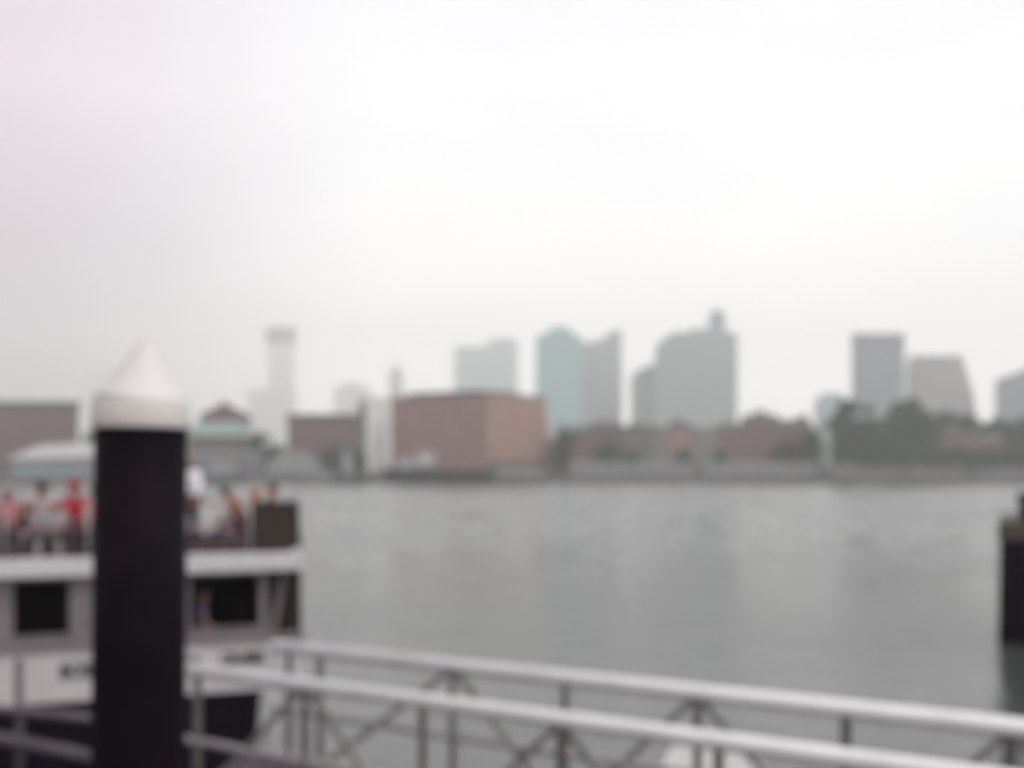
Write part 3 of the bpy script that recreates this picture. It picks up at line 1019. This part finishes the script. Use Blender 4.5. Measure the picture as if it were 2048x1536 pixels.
def marquee():
    D = 500.0
    o = thing('marquee', 'long white-roofed landing pavilion left of the black pile', 'pavilion', (PX(110, D + 6), D + 10, 3.0))
    X0, X1 = PX(12, 508), PX(262, 508)
    z0, z1 = PZ(918, 508), PZ(884, 508)
    b = MB()
    b.add([(X0, 508, z0), (X1, 508, z0 + 1), (X1, 522, z0 + 1), (X0, 522, z0), (X0 + 14, 515, z1 - 1.5), (X1 - 3, 515, z1 + 0.4)],
          [(0, 1, 5, 4), (2, 3, 4, 5), (3, 0, 4), (1, 2, 5), (3, 2, 1, 0)])
    b.build('roof', M['tent'], o)
    b = MB(); b.box(X0 + 2, X1 - 2, 510, 520, 3.0, z0 - 0.05); b.build('wall', M['slate_tower'], o)
marquee()

def far_boat(name, label, x0, x1, D, hullH, m, cabins, bow=1, mcab='white_paint', cat='boat'):
    X0, X1 = PX(x0, D), PX(x1, D)
    L = X1 - X0
    o = thing(name, label, cat, ((X0 + X1) / 2, D, 0), 0 if bow > 0 else math.pi)
    b, secs = hull_mesh(L, max(4.0, L * 0.2), hullH + 0.6, -0.6, 14, 0.18, 0.85, 0.85)
    vs = [s_[0] for s_ in secs] + [s_[5] for s_ in secs]
    n = len(secs)
    b.add([(p[0], p[1], p[2] - 0.25) for p in vs], [(i, i + 1, n + i + 1, n + i) for i in range(n - 1)])
    b.build('hull', M[m], o, True)
    for (c0, c1, yt, yb) in cabins:
        a0 = (PX(c0, D) - (X0 + X1) / 2) * (1 if bow > 0 else -1)
        a1 = (PX(c1, D) - (X0 + X1) / 2) * (1 if bow > 0 else -1)
        a0, a1 = min(a0, a1), max(a0, a1)
        zt, zb = PZ(yt, D), PZ(yb, D)
        wd = max(3.0, L * 0.13)
        b = MB()
        b.prism([(a0, -wd / 2), (a1, -wd / 2), (a1, wd / 2), (a0, wd / 2)], zb, zt, [(a0 + .4, -wd / 2 + .3), (a1 - .6, -wd / 2 + .3), (a1 - .6, wd / 2 - .3), (a0 + .4, wd / 2 - .3)])
        b.build('cabin', M[mcab], o, True)
        b = MB()
        b.box(a0 + 0.2, a1 - 0.3, -wd / 2 + .05, wd / 2 - .05, zt - 0.05, zt + 0.25)
        b.build('roof', M['promenade'], o, True)
    return o
far_boat('tugboat', 'dark green-black tugboat with pale deckhouses moored below the rose brick block', 768, 988, 480, 6.4, 'boat_dark',
         [(796, 822, 918, 936), (832, 868, 904, 932)], -1, 'boat_pale', 'tugboat')
b = MB()
far_boat('launch', 'small dark launch with a pale wheelhouse moored left of the dark tugboat', 668, 738, 482, 2.6, 'boat_dark', [(684, 706, 908, 948)], 1, 'boat_grey')
far_boat('harbour_ferry', 'pale grey harbour ferry with tiered decks below the brown brick block', 525, 668, 488, 5.0, 'boat_grey', [(540, 640, 918, 942), (556, 622, 904, 919)], 1, 'boat_grey', 'ferry')
far_boat('barge', 'low grey barge moored below the slate waterfront shed', 400, 520, 486, 4.0, 'shed_blue', [(420, 470, 922, 946)], 1, 'boat_grey')

def block(name, label, cat, parts, D, depth, zb=None, group=None):
    """parts: (part name, [(px, py) outline, counter-clockwise], material, extra depth)"""
    xc = sum(p[0] for p in parts[0][1]) / len(parts[0][1])
    z = zb if zb is not None else land_z(PX(xc, D), D) - 0.4
    uc = (xc - 1024) / F
    n = math.hypot(1, uc)
    o = thing(name, label, cat, (PX(xc, D), D, z), -math.atan(uc), group)
    for q in parts:
        nm, outl, m = q[0], q[1], q[2]
        dy = q[3] if len(q) > 3 else (0, 0)
        b = MB()
        pts = []
        for x, y in outl:
            u = (x - 1024) / F
            lx = n * D * (u - uc) / (1 + u * uc)
            dep = D - lx * uc / n
            pts.append((lx, (PZ(y, dep) - z) if y is not None else 0.0))
        b.slab(pts, dy[0], depth + dy[1])
        b.build(nm, M[m], o, True)
    return o

def bx(x0, x1, yt, yb=None):
    return [(x0, yb), (x1, yb), (x1, yt), (x0, yt)]

# big brick block, corner towards the water
def brick_block():
    cx, cd = 975, 512
    C = (PX(cx, cd), cd); A = (PX(782, 545), 545); B = (PX(1092, 540), 540)
    back = (A[0] + B[0] - C[0], A[1] + B[1] - C[1])
    z = 2.9
    zt = PZ(789, cd)
    o = thing('brick_building', 'massive rose brick waterfront block with its corner towards the water', 'building', (C[0], C[1] + 20, z))
    b = MB(); b.prism([C, B, back, A], z, zt); b.build('wall', [M['brick_red'], M['brick_lit']], o)
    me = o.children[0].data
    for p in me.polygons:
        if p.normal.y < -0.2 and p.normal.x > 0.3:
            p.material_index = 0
    def ins(p, k):
        c = Vector(((C[0] + back[0]) / 2, (C[1] + back[1]) / 2))
        q = Vector(p).lerp(c, k)
        return (q.x, q.y)
    b = MB(); b.prism([C, B, back, A], zt + 0.003, zt + 1.1); b.build('parapet', M['roof_dark'], o)
    b = MB(); b.prism([ins(C, .35), ins(B, .35), ins(back, .35), ins(A, .2)], zt + 1.1, zt + 3.2); b.build('plant_room', M['roof_dark'], o)
    # stepped terraces on the right flank
    dx, dy = (B[0] - C[0]), (B[1] - C[1]); l = math.hypot(dx, dy); ux, uy = dx / l, dy / l
    vx, vy = A[0] - C[0], A[1] - C[1]; lv = math.hypot(vx, vy); vx, vy = vx / lv, vy / lv
    for (e0, e1, yt) in ((0.02, 4.0, 836), (4.02, 8.0, 868), (8.02, 11.6, 902)):
        p = [(B[0] + ux * e0, B[1] + uy * e0), (B[0] + ux * e1, B[1] + uy * e1)]
        poly = [(p[0][0] + vx * 2, p[0][1] + vy * 2), (p[1][0] + vx * 2, p[1][1] + vy * 2), (p[1][0] + vx * 20, p[1][1] + vy * 20), (p[0][0] + vx * 20, p[0][1] + vy * 20)]
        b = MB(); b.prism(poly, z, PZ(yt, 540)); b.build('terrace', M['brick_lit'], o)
    # dark arcade along the foot of the right face
    for (S, E) in ((C, B),):
        S, E = Vector(S), Vector(E)
        d = (E - S).normalized()
        nrm = Vector((d.y, -d.x))
        q = [S + nrm * 0.25 + d * 1.0, E + nrm * 0.25 - d * 1.0, E + nrm * 2.2 - d * 1.0, S + nrm * 2.2 + d * 1.0]
        bb = MB(); bb.prism([tuple(v) for v in (q[3], q[2], q[1], q[0])], z, PZ(921, 512)); bb.build('arcade', M['roof_dark'], o)
brick_block()

block('brick_building', 'long dark mauve brick building at the left edge', 'building',
      [('wall', bx(-60, 157, 812), 'brick_purple'), ('roof', bx(-63, 160, 803, 811.7), 'roof_dark', (-1, 1))], 530, 30)
block('brick_building', 'dark brown brick building with a flat roof left of the white slab block', 'building',
      [('wall', bx(575, 716, 836), 'brick_brown'), ('roof', bx(573, 718, 828, 835.7), 'roof_dark', (-.6, .6)), ('stair_tower', bx(718.5, 733, 800), 'stone_grey', (2, -6))], 548, 24)
block('slab_building', 'narrow white slab building beside the rose brick block', 'building',
      [('wall', bx(737, 776, 800), 'pale_render'), ('roof', bx(736, 777, 794, 799.7), 'pale_render', (-.5, .5))], 556, 18)

def pyramid_house():
    D = 535
    o = thing('pyramid_roof_house', 'brick market house with a dark pyramid roof above green copper eaves', 'building', (PX(432, D), D + 10, 4.0))
    b = MB(); b.box(PX(376, D), PX(490, D), D, D + 24, 3.6, PZ(872, D)); b.build('wall', M['brick_brown'], o)
    b = MB()
    b.prism([(PX(370, D), D - 1), (PX(496, D), D - 1), (PX(496, D), D + 25), (PX(370, D), D + 25)], PZ(872, D) + 0.003, PZ(842, D),
            [(PX(388, D), D + 4), (PX(478, D), D + 4), (PX(478, D), D + 20), (PX(388, D), D + 20)])
    b.build('eaves', M['copper'], o)
    b = MB()
    b.prism([(PX(394, D), D + 5), (PX(484, D), D + 5), (PX(484, D), D + 19), (PX(394, D), D + 19)], PZ(842, D) + 0.003, PZ(830, D)); b.build('attic', M['brick_brown'], o)
    b = MB()
    b.prism([(PX(392, D), D + 4), (PX(486, D), D + 4), (PX(486, D), D + 20), (PX(392, D), D + 20)], PZ(830, D) + 0.003, PZ(804, D),
            [(PX(430, D), D + 11), (PX(442, D), D + 11), (PX(442, D), D + 13), (PX(430, D), D + 13)])
    b.build('roof', M['roof_red'], o)
    b = MB(); b.box(PX(433, D), PX(439, D), D + 11.5, D + 12.5, PZ(804, D), PZ(797, D)); b.build('finial', M['roof_dark'], o)
pyramid_house()

# row houses on the right
def row_house(x0, x1, ytop, m, label, D, roof='gable'):
    z = land_z(PX((x0 + x1) / 2, D), D) - 0.3
    X0, X1 = PX(x0, D), PX(x1, D)
    o = thing('row_house', label, 'house', ((X0 + X1) / 2, D + 6, z), 0, 'houses along the far right shore')
    zt = PZ(ytop, D)
    rh = 4.0 if roof == 'gable' else 0.8
    b = MB(); b.box(X0, X1, D, D + 12, z, zt - rh); b.build('wall', M[m], o)
    b = MB()
    if roof == 'gable':
        zr = zt - rh + 0.003
        b.add([(X0 - .2, D - .4, zr), (X1 + .2, D - .4, zr), (X1 + .2, D + 12.4, zr), (X0 - .2, D + 12.4, zr), (X0 - .2, D + 6, zt), (X1 + .2, D + 6, zt)],
              [(0, 1, 5, 4), (2, 3, 4, 5), (3, 0, 4), (1, 2, 5), (3, 2, 1, 0)])
    else:
        b.box(X0 - .2, X1 + .2, D - .3, D + 12.3, zt - rh + 0.003, zt)
    r = b.build('roof', M['roof_dark'], o)
    b = MB(); cx = X0 + (X1 - X0) * 0.25; b.box(cx, cx + 1.3, D + 5, D + 6.2, zt - rh + 0.5, zt + 1.2); b.build('chimney', M[m], r, True)
    r.children[0].location = (-o['_o'][0], -o['_o'][1], -o['_o'][2])
    return o
rh = [(1118, 1145, 872, 'stone_grey', 'narrow grey house touching the right flank of the rose brick block', 'flat'),
      (1146, 1186, 862, 'brick_mauve', 'mauve brick gabled house, the first one right of the grey end house', 'gable'),
      (1187, 1244, 852, 'brick_purple', 'wide dark purple gabled house below the twin bluish towers', 'gable'),
      (1245, 1308, 862, 'stone_grey', 'grey flat-roofed house below the gap between the towers', 'flat'),
      (1309, 1342, 866, 'stone_tan', 'narrow tan house below the stepped tower', 'flat'),
      (1343, 1378, 852, 'brick_red', 'red brick gabled house between the two tan houses', 'gable'),
      (1379, 1436, 868, 'stone_tan', 'wider tan house below the tower with the lantern top', 'flat'),
      (1437, 1492, 858, 'brick_mauve', 'mauve brick house below the right edge of the lantern tower', 'gable'),
      (1493, 1560, 838, 'brick_mauve', 'tall mauve gabled house standing alone against the sky', 'gable'),
      (1561, 1625, 850, 'brick_purple', 'purple gabled house just left of the green trees', 'gable'),
      (1880, 1945, 858, 'brick_mauve', 'mauve house showing between the trees at the right', 'flat'),
      (1946, 2010, 866, 'brick_mauve', 'rightmost mauve house standing among the trees', 'gable')]
for i, (a, c, yt, m, lab, rf) in enumerate(rh):
    row_house(a, c, yt - 11 if a < 1800 else yt, m, lab, 538 if a < 1800 else 522, rf)

# slim pale church tower and beacon posts by the water
def steeple(px, ytop, ybase, D, label):
    X = PX(px, D)
    z0, z1 = land_z(X, D) - 0.3, PZ(ytop, D)
    o = thing('church_tower', label, 'church tower', (X, D, z0))
    zm = z0 + (z1 - z0) * 0.72
    b = MB(); b.box(X - 2.6, X + 2.6, D - 2.6, D + 2.6, z0, zm); b.build('wall', M['copper'], o)
    b = MB(); b.prism([(X - 2.9, D - 2.9), (X + 2.9, D - 2.9), (X + 2.9, D + 2.9), (X - 2.9, D + 2.9)], zm + .003, z1, [(X - .2, D - .2), (X + .2, D - .2), (X + .2, D + .2), (X - .2, D + .2)]); b.build('spire', M['copper'], o)
steeple(1650, 846, 925, 516, 'slim grey-green church tower in front of the trees')

def mast(px, ytop, D, label):
    X = PX(px, D)
    o = thing('harbour_beacon', label, 'beacon', (X, D, 2.5))
    b = MB(); b.tube([(X, D, -1), (X, D, PZ(ytop + 6, D))], [0.9, 0.6], 10); b.build('post', M['roof_dark'], o)
    b = MB(); b.tube([(X, D, PZ(ytop + 6, D)), (X, D, PZ(ytop, D))], [1.1, 0.5], 10); b.build('lamp_head', M['roof_dark'], o)
mast(1636, 905, 501, 'dark beacon post at the waterline below the church tower')

# ------------------------------------------------------------------ towers
D1 = 1400
ZB = 5.5
block('office_tower', 'rounded bluish glass tower, left half of the adjoining pair behind the rose brick block', 'tower',
      [('wall', [(1070, None), (1166, None), (1166, 676), (1140, 662), (1100, 662), (1072, 672)], 'glass_teal'),
       ('crown', [(1098, 661.7), (1142, 661.7), (1136, 652), (1104, 652)], 'glass_teal', (6, -6))], D1, 44, ZB)
block('office_tower', 'grey tower with a slanted roof, right half of the adjoining pair', 'tower',
      [('wall', [(1150, None), (1244, None), (1244, 668), (1150, 690)], 'glass_grey'),
       ('crown', [(1205, 677.7), (1243, 667.8), (1243, 657), (1222, 660)], 'glass_grey', (5, -5))], D1 + 60, 40, ZB)
block('office_tower', 'wide grey-green tower with a lantern top and sloping left shoulder', 'tower',
      [('wall', [(1308, None), (1475, None), (1475, 664), (1345, 664), (1310, 692)], 'glass_green'),
       ('lantern', bx(1417, 1452, 628, 663.6), 'glass_green', (10, -14)),
       ('lantern_roof', [(1417, 627.6), (1452, 627.6), (1442, 617), (1427, 617)], 'slate_tower', (10, -14)),
       ('plant_room', bx(1378, 1416, 655, 663.6), 'glass_green', (8, -12))], D1 - 20, 46, ZB)
block('office_tower', 'low grey-green annex stepping down left of the lantern tower', 'tower',
      [('wall', [(1262, None), (1322, None), (1322, 724), (1285, 734), (1262, 752)], 'glass_green')], D1 + 40, 40, ZB)
block('office_tower', 'plain square grey tower rising out of the green trees', 'tower',
      [('wall', bx(1703, 1809, 674), 'slate_tower'), ('parapet', bx(1701, 1811, 667, 673.7), 'slate_tower', (-1, 1))], 1200, 50, ZB)
block('office_tower', 'broad pale grey block with a sloping right side beside the square tower', 'tower',
      [('wall', [(1812, None), (1962, None), (1948, 790), (1927, 722), (1812, 722)], 'concrete'), ('parapet', bx(1818, 1926, 711, 721.7), 'slate_tower', (2, -2))], 1240, 46, ZB)
block('office_tower', 'slate grey tower cut by the right edge', 'tower',
      [('wall', [(1990, None), (2110, None), (2110, 738), (2050, 738), (1990, 760)], 'slate_tower')], 1150, 46, ZB)
block('office_tower', 'small bluish stepped tower peeking over the trees left of the square tower', 'tower',
      [('wall', bx(1628, 1702, 798), 'glass_teal'), ('crown', bx(1640, 1690, 786, 797.7), 'glass_teal', (4, -4))], 1600, 40, ZB)
block('office_tower', 'hazy pale twin-stepped tower left of the adjoining pair', 'tower',
      [('wall', bx(908, 974, 692), 'glass_teal'), ('tall_wing', bx(974.5, 1036, 683), 'glass_teal', (-3, 3)), ('crown', bx(980, 1030, 676, 682.7), 'slate_tower', (3, -3))], 2700, 60, ZB)
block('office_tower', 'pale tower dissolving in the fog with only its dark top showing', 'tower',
      [('wall', bx(535, 590, 686), 'fog_pale_tower'), ('crown', bx(531, 593, 654, 685.7), 'dark_crown', (-3, 3))], 3250, 60, ZB)  # fog contrast painted in: paled shaft under a dark top
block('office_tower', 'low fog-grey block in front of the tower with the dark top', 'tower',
      [('wall', bx(494, 592, 778), 'fog_pale_tower')], 2900, 60, ZB)
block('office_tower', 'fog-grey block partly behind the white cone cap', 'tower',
      [('wall', bx(160, 236, 738), 'fog_pale_tower')], 3300, 60, ZB)
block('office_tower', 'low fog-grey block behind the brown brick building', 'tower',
      [('wall', bx(668, 742, 772), 'fog_pale_tower'), ('crown', bx(690, 720, 764, 771.6), 'fog_pale_tower', (8, -8))], 3000, 60, ZB)
block('clock_tower', 'small hazy spired tower above the left end of the rose brick block', 'tower',
      [('wall', bx(778, 806, 752), 'concrete'), ('spire', [(778, 751.6), (806, 751.6), (792, 726)], 'slate_tower')], 2600, 22, ZB)

# ------------------------------------------------------------------ trees
def tree_meshes(seed, ml):
    r = random.Random(seed)
    H = 1.0
    tb = MB()
    top = Vector((r.uniform(-.03, .03), r.uniform(-.03, .03), 0.62))
    tb.tube([(0, 0, 0), (0, 0, 0.15), top * 0.6, top], [0.030, 0.022, 0.016, 0.006], 8)
    centres = []
    for k in range(9):
        a = k * 2.4 + r.random()
        z0 = r.uniform(0.22, 0.5)
        ln = r.uniform(0.16, 0.30)
        e = Vector((math.cos(a) * ln, math.sin(a) * ln, z0 + r.uniform(0.08, 0.26)))
        tb.tube([(0, 0, z0), (e.x * .5, e.y * .5, z0 + (e.z - z0) * .4), e], [0.012, 0.008, 0.003], 6)
        centres.append((e, r.uniform(0.12, 0.20)))
    for k in range(30):
        z = r.uniform(0.16, 0.92)
        rad = 0.36 * math.sin(math.pi * min(1, max(0.05, (z - 0.08) / 0.90))) ** 0.6
        a = r.uniform(0, 6.283)
        q = r.uniform(0.2, 1) ** 0.6
        centres.append((Vector((math.cos(a) * rad * q, math.sin(a) * rad * q, z)), r.uniform(0.07, 0.14)))
    cb = MB()
    for (c, rad) in centres:
        for k in range(90):
            d = Vector((r.gauss(0, 1), r.gauss(0, 1), r.gauss(0, .8))).normalized() * rad * r.random() ** 0.4
            p = c + d
            if p.z < 0.1: continue
            n = Vector((r.gauss(0, 1), r.gauss(0, 1), r.gauss(0, 1) + .5)).normalized()
            t = n.cross(Vector((r.random(), r.random(), r.random()))).normalized()
            u = n.cross(t)
            s = r.uniform(0.018, 0.040)
            cb.add([p - t * s - u * s * .6, p + t * s - u * s * .6, p + t * s * .7 + u * s * .8, p - t * s * .7 + u * s * .8], [(0, 1, 2, 3)])
    tr = tb.build('trunk', M['trunk'])
    cw = cb.build('crown', M[ml])
    return tr, cw
protos = [tree_meshes(11, 'leaf_a'), tree_meshes(23, 'leaf_b'), tree_meshes(37, 'leaf_a'), tree_meshes(51, 'leaf_c')]
TR = [  # px centre, top row, width px, depth, variant, label
    (1708, 796, 118, 530, 0, 'tall dark tree in front of the left edge of the square tower'),
    (1768, 828, 110, 528, 1, 'broad green tree right below the square tower'),
    (1822, 793, 96, 532, 2, 'tallest dark tree in front of the seam between the square tower and the pale block'),
    (1880, 822, 100, 534, 1, 'mid green tree below the pale sloping block'),
    (1940, 828, 100, 540, 0, 'dark tree below the sloping side of the pale block'),
    (1996, 836, 90, 545, 2, 'dark tree below the left corner of the slate tower at the right edge'),
    (2048, 832, 90, 542, 0, 'dark tree cut by the right edge'),
    (1665, 838, 76, 526, 1, 'green tree behind the slim church tower'),
    (1620, 862, 84, 521, 0, 'dark round tree just left of the slim church tower'),
    (1575, 880, 64, 519, 3, 'greyish small tree below the purple gabled house'),
    (1740, 872, 96, 517, 2, 'low dark waterfront tree above the left end of the rose-grey shed'),
    (1800, 868, 90, 518, 0, 'low dark waterfront tree below the tallest tree'),
    (1862, 880, 90, 517, 1, 'low green waterfront tree left of the mauve house'),
    (1925, 892, 84, 516, 1, 'small bright waterfront tree below the left mauve house'),
    (1980, 895, 70, 516, 0, 'small dark waterfront tree below the rightmost house'),
    (2035, 884, 84, 517, 2, 'low dark waterfront tree above the pier at the right edge'),
    (1128, 846, 44, 530, 3, 'thin greyish tree at the right flank of the rose brick block'),
    (1212, 882, 60, 519, 0, 'dark small tree in front of the wide purple house'),
    (1272, 842, 54, 556, 3, 'greyish tree behind the flat-roofed grey house'),
    (1368, 838, 60, 556, 0, 'dark tree rising behind the red brick house'),
    (1366, 894, 44, 517, 2, 'small dark tree in front of the red brick house'),
    (1468, 842, 48, 556, 2, 'dark tree between the two mauve gabled houses'),
    (1440, 898, 40, 517, 1, 'small green bushy tree in front of the mauve house'),
    (1262, 900, 50, 517, 1, 'small green tree in front of the flat-roofed grey house'),
    (1520, 816, 44, 562, 3, 'greyish treetop peeking over the tall mauve gabled house'),
    (1600, 828, 60, 560, 3, 'greyish tree behind the purple gabled house'),
    (522, 862, 56, 526, 0, 'dark tree between the pyramid roof house and the brown brick building'),
    (556, 886, 50, 522, 2, 'dark small tree at the left corner of the brown brick building'),
    (666, 892, 70, 520, 0, 'dark tree in front of the brown brick building'),
    (718, 898, 40, 518, 2, 'small dark tree at the foot of the white slab building'),
    (186, 862, 60, 530, 1, 'green tree at the right end of the mauve brick building'),
]
used = set()
for i, (px, yt, wpx, D, v, lab) in enumerate(TR):
    X = PX(px, D)
    z0 = land_z(X, D) - 0.15
    h = (PZ(yt, D) - z0) / 1.02
    wd = wpx * D / F / 0.86
    a = rnd.uniform(0, 6.28)
    o = thing('tree', lab, 'tree', (X, D, z0), a, 'trees along the far shore')
    o.scale = (wd, wd, h)
    for src in protos[v]:
        if (v, src.name) not in used:
            used.add((v, src.name))
            c = src
        else:
            c = src.copy()
            COL.objects.link(c)
        c.parent = o
for pr in protos:
    for src in pr:
        if src.parent is None:
            bpy.data.objects.remove(src)

# ------------------------------------------------------------------ haze
hz = MB()
hz.box(-3600, 3600, -500, 3600, -2.5, 520)
hm = bpy.data.materials.new('haze_air')
hm.use_nodes = True
hn = hm.node_tree
hn.nodes.clear()
ho = hn.nodes.new('ShaderNodeOutputMaterial')
hv = hn.nodes.new('ShaderNodeVolumePrincipled')
hv.inputs['Color'].default_value = HAZE_COLOR
hv.inputs['Density'].default_value = HAZE_DENSITY
hv.inputs['Anisotropy'].default_value = 0.2
hn.links.new(hv.outputs[0], ho.inputs['Volume'])
tag(hz.build('haze', hm), kind='stuff')
for o in bpy.data.objects:
    if '_o' in o:
        del o['_o']
